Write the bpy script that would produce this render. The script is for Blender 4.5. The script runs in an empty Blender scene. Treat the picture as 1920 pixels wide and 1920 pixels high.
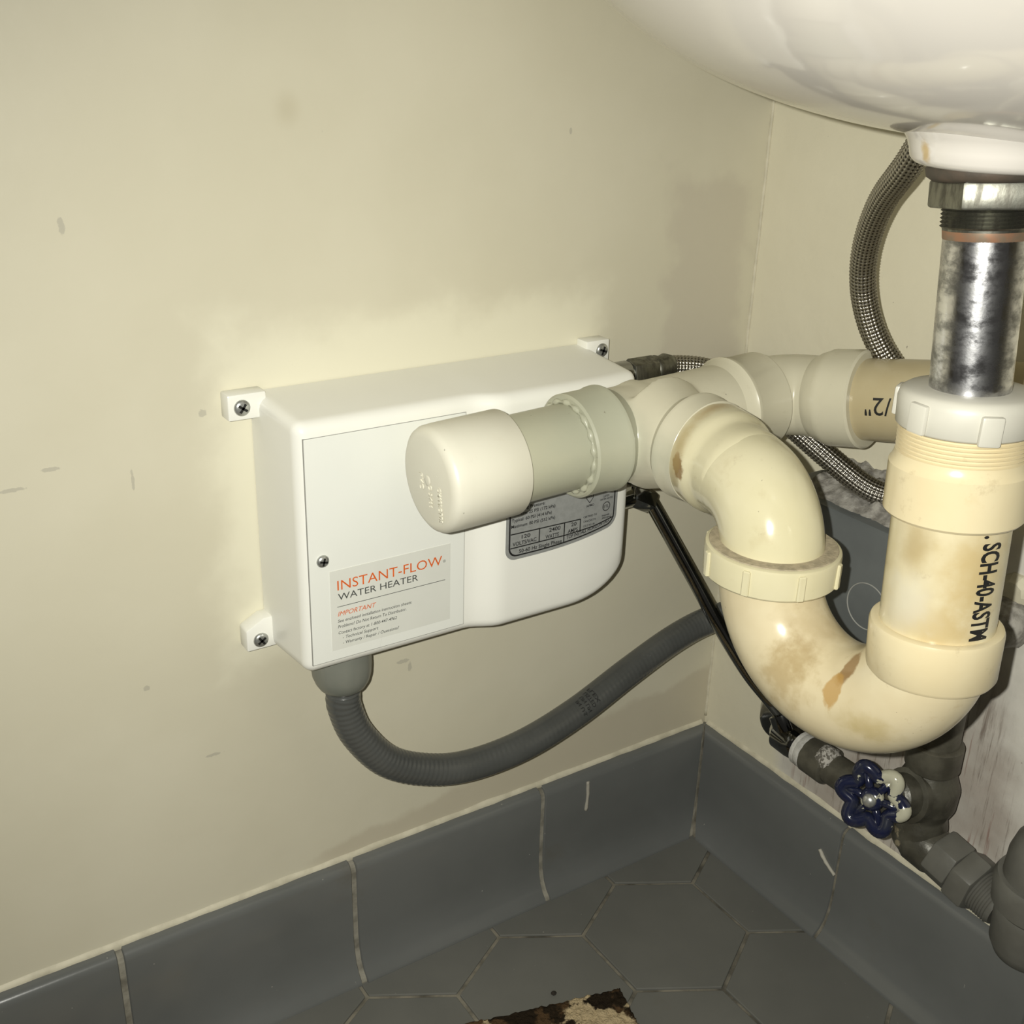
import bpy, bmesh, math, random
from mathutils import Vector, Matrix, noise as mnoise

S = bpy.context.scene
COL = S.collection
PI = math.pi
random.seed(7)

# ------------------------------------------------------------------ camera, world, light, exposure
def axes(yaw, pitch, roll):
    f = Vector((math.sin(yaw)*math.cos(pitch), math.cos(yaw)*math.cos(pitch), math.sin(pitch)))
    r = Vector((math.cos(yaw), -math.sin(yaw), 0)); u = r.cross(f)
    c, s = math.cos(roll), math.sin(roll)
    return c*r+s*u, -s*r+c*u, f
CR, CU, CF = axes(math.radians(33.8786), math.radians(-22.9659), math.radians(1.7557))
CAM = Vector((-.57938, -.56899, .61220))
cd = bpy.data.cameras.new('camera'); cam = bpy.data.objects.new('camera', cd); COL.objects.link(cam)
cd.sensor_width = 36; cd.lens = 2129.55*36/1920; cd.clip_start = .01
cam.matrix_world = Matrix(((CR.x, CU.x, -CF.x, CAM.x), (CR.y, CU.y, -CF.y, CAM.y), (CR.z, CU.z, -CF.z, CAM.z), (0, 0, 0, 1)))
S.camera = cam

w = bpy.data.worlds.new('room_ambient'); S.world = w; w.use_nodes = True
w.node_tree.nodes['Background'].inputs[0].default_value = (.95, .90, .80, 1)
w.node_tree.nodes['Background'].inputs[1].default_value = .055

fl = bpy.data.lights.new('phone_flash', 'SPOT'); fl.energy = 18; fl.shadow_soft_size = .0025; fl.color = (1, .985, .90)
fl.spot_size = math.radians(114); fl.spot_blend = 1.0
flo = bpy.data.objects.new('phone_flash', fl); COL.objects.link(flo)
flo.location = CAM - CR*.020 + CU*.007 - CF*.004
flo.rotation_euler = (CF + CR*.085 - CU*.13).to_track_quat('-Z', 'Y').to_euler()

vs = S.view_settings
vs.view_transform = 'Standard'; vs.look = 'None'; vs.gamma = 1; vs.exposure = 0.0; vs.use_curve_mapping = False

# ------------------------------------------------------------------ material helpers
class NT:
    def __init__(s, name):
        s.m = bpy.data.materials.new(name); s.m.use_nodes = True
        s.t = s.m.node_tree; s.n = s.t.nodes; s.l = s.t.links
        s.b = s.n['Principled BSDF']; s._pos = None
    def node(s, k, **kw):
        x = s.n.new(k)
        for a, v in kw.items(): setattr(x, a, v)
        return x
    def lk(s, a, b): s.l.new(a, b)
    def pos(s):
        if s._pos is None: s._pos = s.node('ShaderNodeNewGeometry').outputs['Position']
        return s._pos
    def scaled(s, sc, off=(0, 0, 0), src=None):
        mp = s.node('ShaderNodeMapping'); mp.inputs['Scale'].default_value = sc; mp.inputs['Location'].default_value = off
        s.lk(src or s.pos(), mp.inputs[0]); return mp.outputs[0]
    def noise(s, scale, detail=4, rough=.55, vec=None):
        x = s.node('ShaderNodeTexNoise'); x.inputs['Scale'].default_value = scale; x.inputs['Detail'].default_value = detail
        x.inputs['Roughness'].default_value = rough; s.lk(vec or s.pos(), x.inputs['Vector']); return x.outputs['Fac']
    def ramp(s, fac, lo, hi, v0=0., v1=1.):
        x = s.node('ShaderNodeMapRange'); x.interpolation_type = 'SMOOTHSTEP'
        for i, v in enumerate((lo, hi, v0, v1)): x.inputs[i+1].default_value = v
        s.lk(fac, x.inputs[0]); return x.outputs[0]
    def math(s, op, a, b=None):
        x = s.node('ShaderNodeMath', operation=op)
        for i, v in enumerate((a, b)):
            if v is None: continue
            if isinstance(v, (int, float)): x.inputs[i].default_value = v
            else: s.lk(v, x.inputs[i])
        return x.outputs[0]
    def mix(s, fac, a, b):
        x = s.node('ShaderNodeMix', data_type='RGBA')
        if isinstance(fac, (int, float)): x.inputs[0].default_value = fac
        else: s.lk(fac, x.inputs[0])
        for i, v in ((6, a), (7, b)):
            if isinstance(v, tuple): x.inputs[i].default_value = (*v, 1)
            else: s.lk(v, x.inputs[i])
        return x.outputs[2]
    def sep(s):
        x = s.node('ShaderNodeSeparateXYZ'); s.lk(s.pos(), x.inputs[0]); return x.outputs
    def spot(s, p, rad, wob=.5, scale=90, stretch=(1, 1, 1), soft=0.):
        """soft-edged irregular blotch about a point of the surface"""
        sb = s.node('ShaderNodeVectorMath', operation='SUBTRACT'); s.lk(s.pos(), sb.inputs[0]); sb.inputs[1].default_value = p
        ml = s.node('ShaderNodeVectorMath', operation='MULTIPLY'); s.lk(sb.outputs[0], ml.inputs[0]); ml.inputs[1].default_value = stretch
        ln = s.node('ShaderNodeVectorMath', operation='LENGTH'); s.lk(ml.outputs[0], ln.inputs[0])
        d = s.math('DIVIDE', ln.outputs['Value'], rad)
        nz = s.math('MULTIPLY', s.math('SUBTRACT', s.noise(scale, 5), .5), wob*2)
        return s.ramp(s.math('ADD', d, nz), 1.05+soft*.5, .75-soft*.7)
    def bump(s, h, strength, dist=.001):
        x = s.node('ShaderNodeBump'); x.inputs['Strength'].default_value = strength; x.inputs['Distance'].default_value = dist
        s.lk(h, x.inputs['Height']); s.lk(x.outputs[0], s.b.inputs['Normal'])
    def fin(s, col, rough=.5, metal=0., spec=.5, coat=0., sss=0.):
        if isinstance(col, tuple): s.b.inputs['Base Color'].default_value = (*col, 1)
        else: s.lk(col, s.b.inputs['Base Color'])
        if isinstance(rough, (int, float)): s.b.inputs['Roughness'].default_value = rough
        else: s.lk(rough, s.b.inputs['Roughness'])
        s.b.inputs['Metallic'].default_value = metal
        s.b.inputs['Specular IOR Level'].default_value = spec
        if coat: s.b.inputs['Coat Weight'].default_value = coat; s.b.inputs['Coat Roughness'].default_value = .05
        return s.m

def simple(name, c, c2=None, rough=.5, metal=0., scale=40, bump=0., bscale=300, spec=.5, coat=0., lo=.35, hi=.7):
    t = NT(name)
    col = c if c2 is None else t.mix(t.ramp(t.noise(scale, 5), lo, hi), c, c2)
    if bump: t.bump(t.noise(bscale, 3), bump, .0006)
    return t.fin(col, rough, metal, spec, coat)

# painted plaster of the heater wall
def mat_wall_left():
    t = NT('cream_wall_paint')
    col = t.mix(t.ramp(t.noise(6, 4), .35, .7), (.60, .565, .435), (.64, .605, .475))
    x, y, z = t.sep()
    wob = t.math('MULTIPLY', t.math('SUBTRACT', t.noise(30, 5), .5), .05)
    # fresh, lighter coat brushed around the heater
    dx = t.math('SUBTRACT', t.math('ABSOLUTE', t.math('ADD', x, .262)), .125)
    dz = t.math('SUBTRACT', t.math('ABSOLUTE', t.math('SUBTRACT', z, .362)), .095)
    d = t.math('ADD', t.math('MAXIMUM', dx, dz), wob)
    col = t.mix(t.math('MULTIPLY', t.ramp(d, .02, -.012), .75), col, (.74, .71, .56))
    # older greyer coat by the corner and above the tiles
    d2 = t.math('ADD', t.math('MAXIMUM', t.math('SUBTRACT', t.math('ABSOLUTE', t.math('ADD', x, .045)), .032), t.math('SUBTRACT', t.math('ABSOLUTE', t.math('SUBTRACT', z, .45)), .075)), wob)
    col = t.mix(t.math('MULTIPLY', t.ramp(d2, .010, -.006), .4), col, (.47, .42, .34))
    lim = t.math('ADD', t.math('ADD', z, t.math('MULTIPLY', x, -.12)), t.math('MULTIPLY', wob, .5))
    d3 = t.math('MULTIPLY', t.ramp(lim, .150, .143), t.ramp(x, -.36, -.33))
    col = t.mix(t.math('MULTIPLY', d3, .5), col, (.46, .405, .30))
    # thumb mark and little scuffs
    col = t.mix(t.math('MULTIPLY', t.spot((-.3414, 0, .5724), .0065, .2, 60, (1, 1, .8), 1.), .28), col, (.42, .37, .24))
    sc = t.ramp(t.noise(1, 3, vec=t.scaled((150, 150, 60), (3, 0, 1))), .755, .79)
    col = t.mix(t.math('MULTIPLY', sc, .3), col, (.34, .31, .26))
    for p, st in (((-.457, 0, .5215), (1.6, 1, .5)), ((-.397, 0, .4204), (.9, 1, 1.1)), ((-.4964, 0, .3956), (.35, 1, 2)), ((-.4765, 0, .4032), (.5, 1, 2)), ((-.437, 0, .39), (2.6, 1, .35)), ((-.2792, 0, .2336), (.5, 1, 1.6)), ((-.274, 0, .228), (1.6, 1, .6)), ((-.164, 0, .5589), (2, 1, 1.2)), ((-.442, 0, .2648), (1.3, 1, 1.3)), ((-.4076, 0, .2075), (.4, 1, 2.2))):
        col = t.mix(t.math('MULTIPLY', t.spot(p, .0024, .9, 320, st), .38), col, (.27, .26, .23))
    t.bump(t.noise(55, 4), .10, .002)
    return t.fin(col, .42, 0, .4)

def mat_wall_right():
    t = NT('cream_and_bare_plaster_wall')
    col = t.mix(t.ramp(t.noise(6, 4), .35, .7), (.68, .64, .495), (.72, .68, .53))
    x, y, z = t.sep()
    wob = t.math('MULTIPLY', t.math('SUBTRACT', t.noise(22, 5), .5), .07)
    lowband = t.ramp(t.math('ADD', z, wob), .36, .335)
    toward = t.ramp(t.math('ADD', y, wob), -.075, -.10)
    white = t.mix(t.ramp(t.noise(28, 5), .3, .7), (.66, .635, .57), (.54, .52, .465))
    bare = t.math('MULTIPLY', lowband, toward)
    col = t.mix(bare, col, white)
    # brown vertical brush streaks round the old valve
    sx = t.ramp(t.noise(1, 6, .75, vec=t.scaled((1, 170, 11))), .52, .66)
    zone = t.math('MULTIPLY', t.ramp(t.math('ADD', t.math('ADD', z, t.math('MULTIPLY', y, .35)), wob), .20, .14), t.ramp(t.math('ADD', y, t.math('MULTIPLY', wob, .6)), -.085, -.12))
    zone = t.math('MULTIPLY', zone, t.ramp(t.math('ADD', t.math('ADD', y, t.math('MULTIPLY', z, -.35)), t.math('MULTIPLY', wob, .8)), -.345, -.315))
    col = t.mix(t.math('MULTIPLY', zone, t.ramp(t.noise(25, 3), .3, .65, .25, .7)), col, (.33, .275, .23))
    col = t.mix(t.math('MULTIPLY', t.math('MULTIPLY', sx, zone), .75), col, (.15, .115, .09))
    rs = t.ramp(t.noise(1, 4, .6, vec=t.scaled((1, 150, 12), (0, 7, 2))), .60, .68)
    col = t.mix(t.math('MULTIPLY', t.math('MULTIPLY', rs, zone), .65), col, (.22, .11, .085))
    sp = t.ramp(t.noise(190, 2), .74, .78)
    col = t.mix(t.math('MULTIPLY', sp, .6), col, (.16, .13, .10))
    col = t.mix(t.math('MULTIPLY', t.spot((0, -.115, .325), .022, .7, 60, (1, .8, 1.6)), .6), col, (.25, .235, .21))
    t.bump(t.noise(70, 5), .25, .002)
    return t.fin(col, .5, 0, .35)

def mat_tile(name, a, b, rough, sp=True):
    t = NT(name)
    col = t.mix(t.ramp(t.noise(9, 5), .3, .7), a, b)
    if sp:
        s1 = t.ramp(t.noise(210, 2), .755, .785)
        col = t.mix(t.math('MULTIPLY', s1, .7), col, (.35, .34, .30))
        s2 = t.ramp(t.noise(17, 6, .7), .60, .75)
        col = t.mix(t.math('MULTIPLY', s2, .25), col, (.12, .10, .065))
    t.bump(t.noise(140, 3), .05, .001)
    return t.fin(col, rough, 0, .5)

def mat_pvc(name, a, b, rough=.28, stain=.25, stainc=(.42, .26, .09), spots=()):
    t = NT(name)
    col = t.mix(t.ramp(t.noise(22, 4), .3, .72), a, b)
    s1 = t.ramp(t.noise(38, 6, .65), .60, .74)
    col = t.mix(t.math('MULTIPLY', s1, stain), col, stainc)
    gr = t.ramp(t.noise(75, 9, .72), .60, .70)
    col = t.mix(t.math('MULTIPLY', gr, min(.6, stain*1.1)), col, (.33, .26, .15))
    s2 = t.ramp(t.noise(330, 2), .755, .79)
    col = t.mix(t.math('MULTIPLY', s2, .55), col, (.13, .11, .08))
    for p, r, c, k, wb, st in spots:
        col = t.mix(t.math('MULTIPLY', t.spot(p, r, wb, 120, st, 0. if k > .65 else .9), k), col, c)
    t.bump(t.noise(120, 3), .05, .001)
    return t.fin(col, rough, 0, .5)

M = {}
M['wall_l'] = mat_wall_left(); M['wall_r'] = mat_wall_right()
M['hex'] = mat_tile('grey_hex_tile', (.128, .129, .115), (.155, .155, .138), .55)
M['base'] = mat_tile('grey_glazed_tile', (.124, .129, .124), (.145, .150, .144), .22)
M['grout'] = simple('floor_grout', (.24, .22, .17), (.07, .065, .05), .9, scale=60, bump=.3)
M['grout_w'] = simple('pale_grout', (.29, .275, .225), (.15, .14, .11), .9, scale=90, bump=.4, bscale=500)
M['caulk'] = simple('cream_caulk', (.62, .58, .445), (.50, .465, .35), .6, scale=90, bump=.3, bscale=260)
M['drip'] = simple('dried_pale_drip', (.44, .42, .35), (.34, .32, .27), .6)
M['heater'] = simple('white_heater_plastic', (.84, .835, .77), (.82, .815, .75), .26, scale=12, bump=.04, bscale=700)
M['door'] = simple('white_door_plastic', (.79, .80, .745), (.77, .78, .725), .3, scale=12)
M['seam'] = simple('seam_shadow_grey', (.30, .30, .275), rough=.8)
M['sticker'] = simple('pale_grey_sticker', (.70, .705, .645), (.68, .685, .625), .35)
M['orange'] = simple('orange_print', (.66, .115, .010), rough=.6)
M['black'] = simple('black_print', (.012, .012, .012), rough=.5)
M['charcoal'] = simple('charcoal_print', (.06, .065, .06), rough=.5)
M['silver'] = simple('silver_foil_plate', (.40, .41, .40), (.35, .36, .35), .38, .35, scale=300)
M['screw'] = simple('zinc_screw', (.55, .56, .53), (.32, .325, .31), .3, .75, scale=260)
M['slot'] = simple('screw_recess', (.03, .03, .028), rough=.5, metal=.6)
M['cap'] = mat_pvc('white_pvc_cap', (.72, .70, .59), (.68, .655, .545), .38, .05)
M['stub'] = mat_pvc('grey_primed_pvc', (.40, .405, .31), (.44, .435, .325), .35, .12, (.30, .27, .17))
M['tee'] = mat_pvc('aged_pvc', (.56, .53, .405), (.60, .57, .44), .24, .12, (.40, .33, .18), spots=(((-.230, -.097, .40), .036, (.41, .415, .32), .9, .06, (1, .12, .12)),))
M['elbow'] = mat_pvc('yellowed_pvc', (.60, .555, .365), (.645, .60, .415), .16, .22, (.44, .36, .19), spots=(
    ((-.176, -.1535, .4339), .013, (.33, .21, .07), .64, .4, (.7, 2.6, 1)),
    ((-.2007, -.1560, .4055), .0062, (.19, .11, .04), .9, .9, (1, 1.1, .8)),
    ((-.1995, -.1535, .4100), .017, (.40, .28, .10), .6, .5, (1, 3.2, .7))))
M['tan'] = mat_pvc('tan_stained_pvc', (.44, .37, .22), (.48, .42, .27), .28, .25, (.36, .25, .10))
M['trap'] = mat_pvc('cream_trap_pvc', (.60, .515, .335), (.67, .595, .41), .18, .40, (.43, .31, .15), spots=(
    ((-.1985, -.2805, .3492), .0085, (.24, .13, .04), .85, .6, (1, 1.7, .8)),
    ((-.2041, -.2784, .3382), .0085, (.42, .25, .07), .8, .6, (1, 1.7, .8)),
    ((-.2055, -.2503, .3313), .013, (.34, .24, .10), .6, 1.3, (1, 1, .8)),
    ((-.1995, -.2531, .3413), .010, (.36, .27, .13), .5, 1.3, (1, 1, 1)),
    ((-.2046, -.2995, .3278), .012, (.40, .31, .12), .6, .9, (1, .8, 1.4)),
    ((-.185, -.247, .352), .016, (.36, .27, .14), .5, .8, (1, 1, 1))))
M['leg'] = mat_pvc('yellow_stained_pipe', (.55, .47, .28), (.66, .60, .42), .22, .35, (.47, .34, .14), spots=(
    ((-.2022, -.3067, .4210), .0075, (.34, .25, .11), .6, .5, (1, 1, .6)),
    ((-.1879, -.3272, .4130), .014, (.45, .32, .12), .62, .6, (1, 1, .6)),
    ((-.1966, -.3206, .3870), .014, (.46, .33, .13), .55, .8, (1, .7, 1)),
    ((-.2022, -.3075, .3950), .011, (.62, .59, .48), .6, .8, (1, 1, .8))))
M['hub'] = mat_pvc('cream_hub_pvc', (.62, .525, .325), (.65, .57, .375), .22, .25, (.48, .35, .15))
M['nut_w'] = simple('white_nylon_nut', (.54, .525, .455), (.50, .485, .42), .42, scale=25)
M['dust'] = simple('dusty_pvc_top', (.42, .36, .25), (.30, .26, .18), .9, scale=300, bump=.5, bscale=700)
M['porcelain'] = NT('white_porcelain')
_t = M['porcelain']
_c = _t.mix(_t.ramp(_t.noise(5, 3), .3, .7), (.66, .625, .575), (.62, .59, .545))
_c = _t.mix(_t.math('MULTIPLY', _t.spot((-.2085, -.2845, .5735), .0026, .6, 300, (1, 1, .4), .6), .8), _c, (.45, .30, .09))
_c = _t.mix(_t.math('MULTIPLY', _t.spot((-.185, -.263, .586), .010, .9, 200, (1, 1, 3)), .5), _c, (.2, .18, .13))
M['porcelain'] = _t.fin(_c, .10, 0, .5, .4)

def mat_chrome(name, base, dark, r0, r1, sc=35, streak=(1, 1, .25)):
    t = NT(name)
    n = t.noise(1, 6, .65, vec=t.scaled((sc*streak[0]*3, sc*streak[1]*3, sc*streak[2]*3)))
    col = t.mix(t.ramp(n, .38, .66), base, dark)
    t.bump(t.noise(220, 4), .12, .0008)
    return t.fin(col, t.ramp(n, .3, .7, r0, r1), 1., .5)
M['chrome_w'] = mat_chrome('worn_chrome_tube', (.66, .66, .68), (.24, .24, .24), .14, .40, 40, (.8, .8, 1.3))
M['bronze'] = mat_chrome('dull_zinc_nut', (.24, .24, .205), (.13, .125, .105), .35, .55, 90)
M['chrome_d'] = simple('dark_chrome', (.30, .305, .295), (.16, .16, .155), .10, 1., scale=30)
M['rubber'] = simple('dark_gasket', (.05, .043, .033), (.085, .062, .045), .6, scale=90, bump=.3)
M['rust_ring'] = simple('rusty_copper_ring', (.32, .17, .10), (.22, .17, .12), .5, .5, scale=160)

def mat_braid():
    t = NT('braided_steel')
    uv = t.node('ShaderNodeUVMap').outputs[0]
    sp = t.node('ShaderNodeSeparateXYZ'); t.lk(uv, sp.inputs[0])
    a = t.math('MULTIPLY', sp.outputs[1], 2*PI*10); b = t.math('MULTIPLY', sp.outputs[0], 2*PI/.0046)
    h = t.math('MULTIPLY', t.math('SINE', t.math('ADD', a, b)), t.math('SINE', t.math('SUBTRACT', a, b)))
    fine = t.math('SINE', t.math('MULTIPLY', t.math('ADD', a, b), 5))
    t.bump(fine, .12, .0004)
    col = t.mix(t.ramp(h, -.8, .1), (.07, .063, .052), (.42, .40, .355))
    return t.fin(col, .33, 1., .5)
M['braid'] = mat_braid()
def mat_conduit():
    t = NT('grey_conduit_jacket')
    uv = t.node('ShaderNodeUVMap').outputs[0]
    sp = t.node('ShaderNodeSeparateXYZ'); t.lk(uv, sp.inputs[0])
    h = t.math('SINE', t.math('ADD', t.math('MULTIPLY', sp.outputs[0], 2*PI/.0036), t.math('MULTIPLY', sp.outputs[1], 2*PI)))
    t.bump(h, .06, .0006)
    col = t.mix(t.ramp(t.noise(30, 4), .3, .7), (.070, .073, .069), (.085, .088, .083))
    return t.fin(col, .25, 0, .5)
M['conduit'] = mat_conduit()
M['conn'] = simple('grey_connector_plastic', (.17, .18, .155), (.20, .205, .175), .33, scale=40)
M['box'] = simple('grey_box_plastic', (.10, .109, .109), (.12, .13, .129), .35, scale=30)
M['rubble'] = simple('crumbled_plaster', (.36, .345, .31), (.17, .16, .14), .95, scale=160, bump=1., bscale=420)
M['pewter'] = simple('old_painted_brass', (.115, .108, .082), (.068, .063, .048), .42, .25, scale=70, bump=.35, bscale=240)
M['brass_spl'] = NT('splashed_old_brass')
_t = M['brass_spl']
_c = _t.mix(_t.ramp(_t.noise(70, 5), .3, .7), (.085, .081, .062), (.048, .045, .034))
_c = _t.mix(_t.math('MULTIPLY', _t.ramp(_t.noise(42, 6, .6), .585, .62), .8), _c, (.32, .275, .18))
_t.bump(_t.noise(150, 5), .5, .001); M['brass_spl'] = _t.fin(_c, .38, .2)
M['greypaint'] = simple('grey_painted_steel', (.130, .128, .111), (.105, .103, .089), .42, scale=40, bump=.25, bscale=200, lo=.3, hi=.6)
M['tape'] = simple('thread_seal_tape', (.55, .54, .50), (.40, .39, .36), .7, scale=200, bump=.5, bscale=900)
M['crust'] = simple('white_crust', (.42, .40, .36), (.12, .11, .09), .9, scale=420, bump=1., bscale=600, lo=.45, hi=.55)
def mat_handle():
    t = NT('chipped_blue_enamel')
    n = t.noise(70, 5, .55)
    x, y, z = t.sep()
    # cream overspray has stuck to the side that faces up and to the room
    g = t.math('ADD', n, t.math('MULTIPLY', t.math('ADD', t.math('MULTIPLY', t.math('ADD', y, .2235), -1.0), t.math('MULTIPLY', t.math('SUBTRACT', z, .1905), .35)), 8.0))
    col = t.mix(t.ramp(t.noise(140, 4), .4, .7), (.010, .013, .038), (.026, .029, .040))
    col = t.mix(t.ramp(g, .575, .59), col, (.43, .42, .32))
    return t.fin(col, .16, 0, .6)
M['handle'] = mat_handle()
def mat_rug():
    t = NT('brown_and_beige_pile')
    n = t.noise(26, 5, .6, vec=t.scaled((1, 1.3, 1)))
    col = t.mix(t.ramp(n, .49, .53), (.020, .014, .008), (.44, .35, .21))
    col = t.mix(t.ramp(t.noise(60, 3), .55, .63), col, (.075, .045, .022))
    t.bump(t.noise(500, 3), .9, .002)
    return t.fin(col, .95, 0, .1)
M['rug'] = mat_rug()
M['bind'] = simple('dark_rug_binding', (.012, .010, .008), (.03, .026, .02), .9, scale=300, bump=.8, bscale=700)
M['crumb'] = simple('dark_crumb', (.02, .016, .012), (.04, .03, .02), .9)

# ------------------------------------------------------------------ mesh helpers
def link(name, me, mat, parent=None, smooth=None):
    o = bpy.data.objects.new(name, me); COL.objects.link(o)
    if mat is not None and not me.materials: me.materials.append(mat)
    if parent is not None: o.parent = parent
    if smooth is not None:
        for p in me.polygons: p.use_smooth = True
        if smooth < 179: me.set_sharp_from_angle(angle=math.radians(smooth))
    return o
def thing(name, label, cat, group=None):
    o = bpy.data.objects.new(name, None); COL.objects.link(o); o.empty_display_size = .02
    o['label'] = label; o['category'] = cat
    if group: o['group'] = group
    return o
def tag(o, label, cat): o['label'] = label; o['category'] = cat; return o
def mesh(name, vs_, fs): 
    me = bpy.data.meshes.new(name); me.from_pydata([tuple(v) for v in vs_], [], fs); me.update(); return me
def from_bm(name, bm):
    bmesh.ops.recalc_face_normals(bm, faces=bm.faces)
    me = bpy.data.meshes.new(name); bm.to_mesh(me); bm.free(); return me
def frame(d):
    d = Vector(d).normalized(); a = Vector((0, 0, 1)) if abs(d.z) < .9 else Vector((1, 0, 0))
    x = a.cross(d).normalized(); return x, d.cross(x), d
def lathe(A, B, prof, n=48, wob=None):
    """profile (s, r): s metres from A along A->B"""
    A = Vector(A); x, y, d = frame(Vector(B)-A)
    vs_, fs = [], []
    for k, (s, r) in enumerate(prof):
        for i in range(n):
            t = 2*PI*i/n
            rr = r if wob is None else wob(s, t, r)
            vs_.append(A+d*s+(x*math.cos(t)+y*math.sin(t))*rr)
    for k in range(len(prof)-1):
        for i in range(n):
            j = (i+1) % n; fs.append((k*n+i, k*n+j, (k+1)*n+j, (k+1)*n+i))
    fs.append(tuple(reversed(range(n)))); fs.append(tuple(range((len(prof)-1)*n, len(prof)*n)))
    return mesh('lathe', vs_, fs)
def sweep(pts, rad, n=20, closed=False, caps=True):
    """tube along points with UV = (metres along, turn)"""
    pts = [Vector(p) for p in pts]; N = len(pts)
    if not callable(rad): r0 = rad; rad = lambda s, t: r0
    tang = []
    for i in range(N):
        a = pts[i-1] if (i or closed) else pts[0]; b = pts[(i+1) % N] if (i < N-1 or closed) else pts[-1]
        tang.append((b-a).normalized())
    x, y, d = frame(tang[0]); xs = [x]
    for i in range(1, N):
        q = tang[i-1].rotation_difference(tang[i]); v = q @ xs[-1]; v -= tang[i]*v.dot(tang[i]); xs.append(v.normalized())
    vs_, fs, uv = [], [], []; L = 0; Ls = []
    for i in range(N):
        if i: L += (pts[i]-pts[i-1]).length
        Ls.append(L); yy = tang[i].cross(xs[i])
        for k in range(n):
            t = 2*PI*k/n; vs_.append(pts[i]+(xs[i]*math.cos(t)+yy*math.sin(t))*rad(L, t))
    R = N if closed else N-1
    for i in range(R):
        j = (i+1) % N
        for k in range(n):
            m = (k+1) % n; fs.append((i*n+k, i*n+m, j*n+m, j*n+k)); u0, u1 = Ls[i], (Ls[j] if j else Ls[i]+.001)
            uv += [(u0, k/n), (u0, (k+1)/n), (u1, (k+1)/n), (u1, k/n)]
    if caps and not closed:
        fs.append(tuple(reversed(range(n)))); fs.append(tuple(range((N-1)*n, N*n))); uv += [(0, 0)]*(2*n)
    me = mesh('sweep', vs_, fs); ul = me.uv_layers.new(name='UVMap')
    for i, c in enumerate(uv): ul.data[i].uv = c
    return me
def spline(cps, n=24):
    P = [Vector(p) for p in cps]; P = [P[0]*2-P[1]]+P+[P[-1]*2-P[-2]]; out = []
    for i in range(1, len(P)-2):
        a, b, c, d = P[i-1:i+3]
        for k in range(n):
            t = k/n; out.append(.5*((2*b)+(c-a)*t+(2*a-5*b+4*c-d)*t*t+(3*b-a-3*c+d)*t**3))
    out.append(P[-2]); return out
def box(lo, hi, bev=0., seg=2):
    bm = bmesh.new(); bmesh.ops.create_cube(bm, size=1)
    for v in bm.verts: v.co = Vector([(lo[i]+hi[i])/2+v.co[i]*(hi[i]-lo[i]) for i in range(3)])
    if bev: bmesh.ops.bevel(bm, geom=bm.edges[:], offset=bev, segments=seg, profile=.5, affect='EDGES')
    return from_bm('box', bm)
def join(*mes):
    bm = bmesh.new()
    for m in mes: bm.from_mesh(m)
    me = bpy.data.meshes.new('joined'); bm.to_mesh(me); bm.free(); return me
def extrude_poly(pts, vec, bev=0.):
    bm = bmesh.new(); vv = [bm.verts.new(p) for p in pts]; f = bm.faces.new(vv)
    r = bmesh.ops.extrude_face_region(bm, geom=[f])
    bmesh.ops.translate(bm, verts=[g for g in r['geom'] if isinstance(g, bmesh.types.BMVert)], vec=vec)
    if bev: bmesh.ops.bevel(bm, geom=bm.edges[:], offset=bev, segments=2, profile=.5, affect='EDGES')
    return from_bm('prism', bm)
def lumpy(me, amp, scale, seed=0.):
    for v in me.vertices:
        p = v.co*scale+Vector((seed, seed*.7, seed*.3)); v.co += mnoise.noise_vector(p)*amp
    return me
_tc = {}
def text_pts(body, size, spacing=1., shear=0., offset=0., extr=0.):
    cu = bpy.data.curves.new('lettering', 'FONT'); cu.body = body; cu.size = size; cu.space_character = spacing; cu.shear = shear; cu.offset = offset
    cu.resolution_u = 3; cu.extrude = extr
    o = bpy.data.objects.new('lettering', cu); COL.objects.link(o)
    dg = bpy.context.evaluated_depsgraph_get(); me = bpy.data.meshes.new_from_object(o.evaluated_get(dg))
    bpy.data.objects.remove(o); bpy.data.curves.remove(cu); return me
def text(name, body, mat, parent, mapf, width=None, cap=None, shear=0., offset=0., extr=0., sub=0):
    """lettering laid on a surface: mapf(u, v, h) -> world; width/cap fit its extents"""
    me = text_pts(body, 1., 1., shear, offset, extr)
    if not me.vertices: return None
    if sub:
        bm = bmesh.new(); bm.from_mesh(me); bmesh.ops.triangulate(bm, faces=bm.faces)
        bmesh.ops.subdivide_edges(bm, edges=bm.edges, cuts=sub, use_grid_fill=True); bm.to_mesh(me); bm.free()
    xs = [v.co.x for v in me.vertices]; x0, x1 = min(xs), max(xs)
    ch = .729
    sy = cap/ch if cap else width/(x1-x0); sx = width/(x1-x0) if width else sy
    hs = 1.
    for v in me.vertices: v.co = mapf((v.co.x-x0)*sx, v.co.y*sy, v.co.z*hs)
    me.materials.clear(); return link(name, me, mat, parent)

# ------------------------------------------------------------------ the room shell
def struct(o): o['kind'] = 'structure'; return o
WH = 1.5; WL = 1.3
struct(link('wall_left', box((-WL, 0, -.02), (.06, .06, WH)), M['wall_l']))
struct(link('wall_right', box((0, -WL, -.02), (.06, 0, WH)), M['wall_r']))
floor = struct(link('floor', box((-WL, -WL, -.03), (0, 0, -.0016)), M['grout']))

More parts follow.
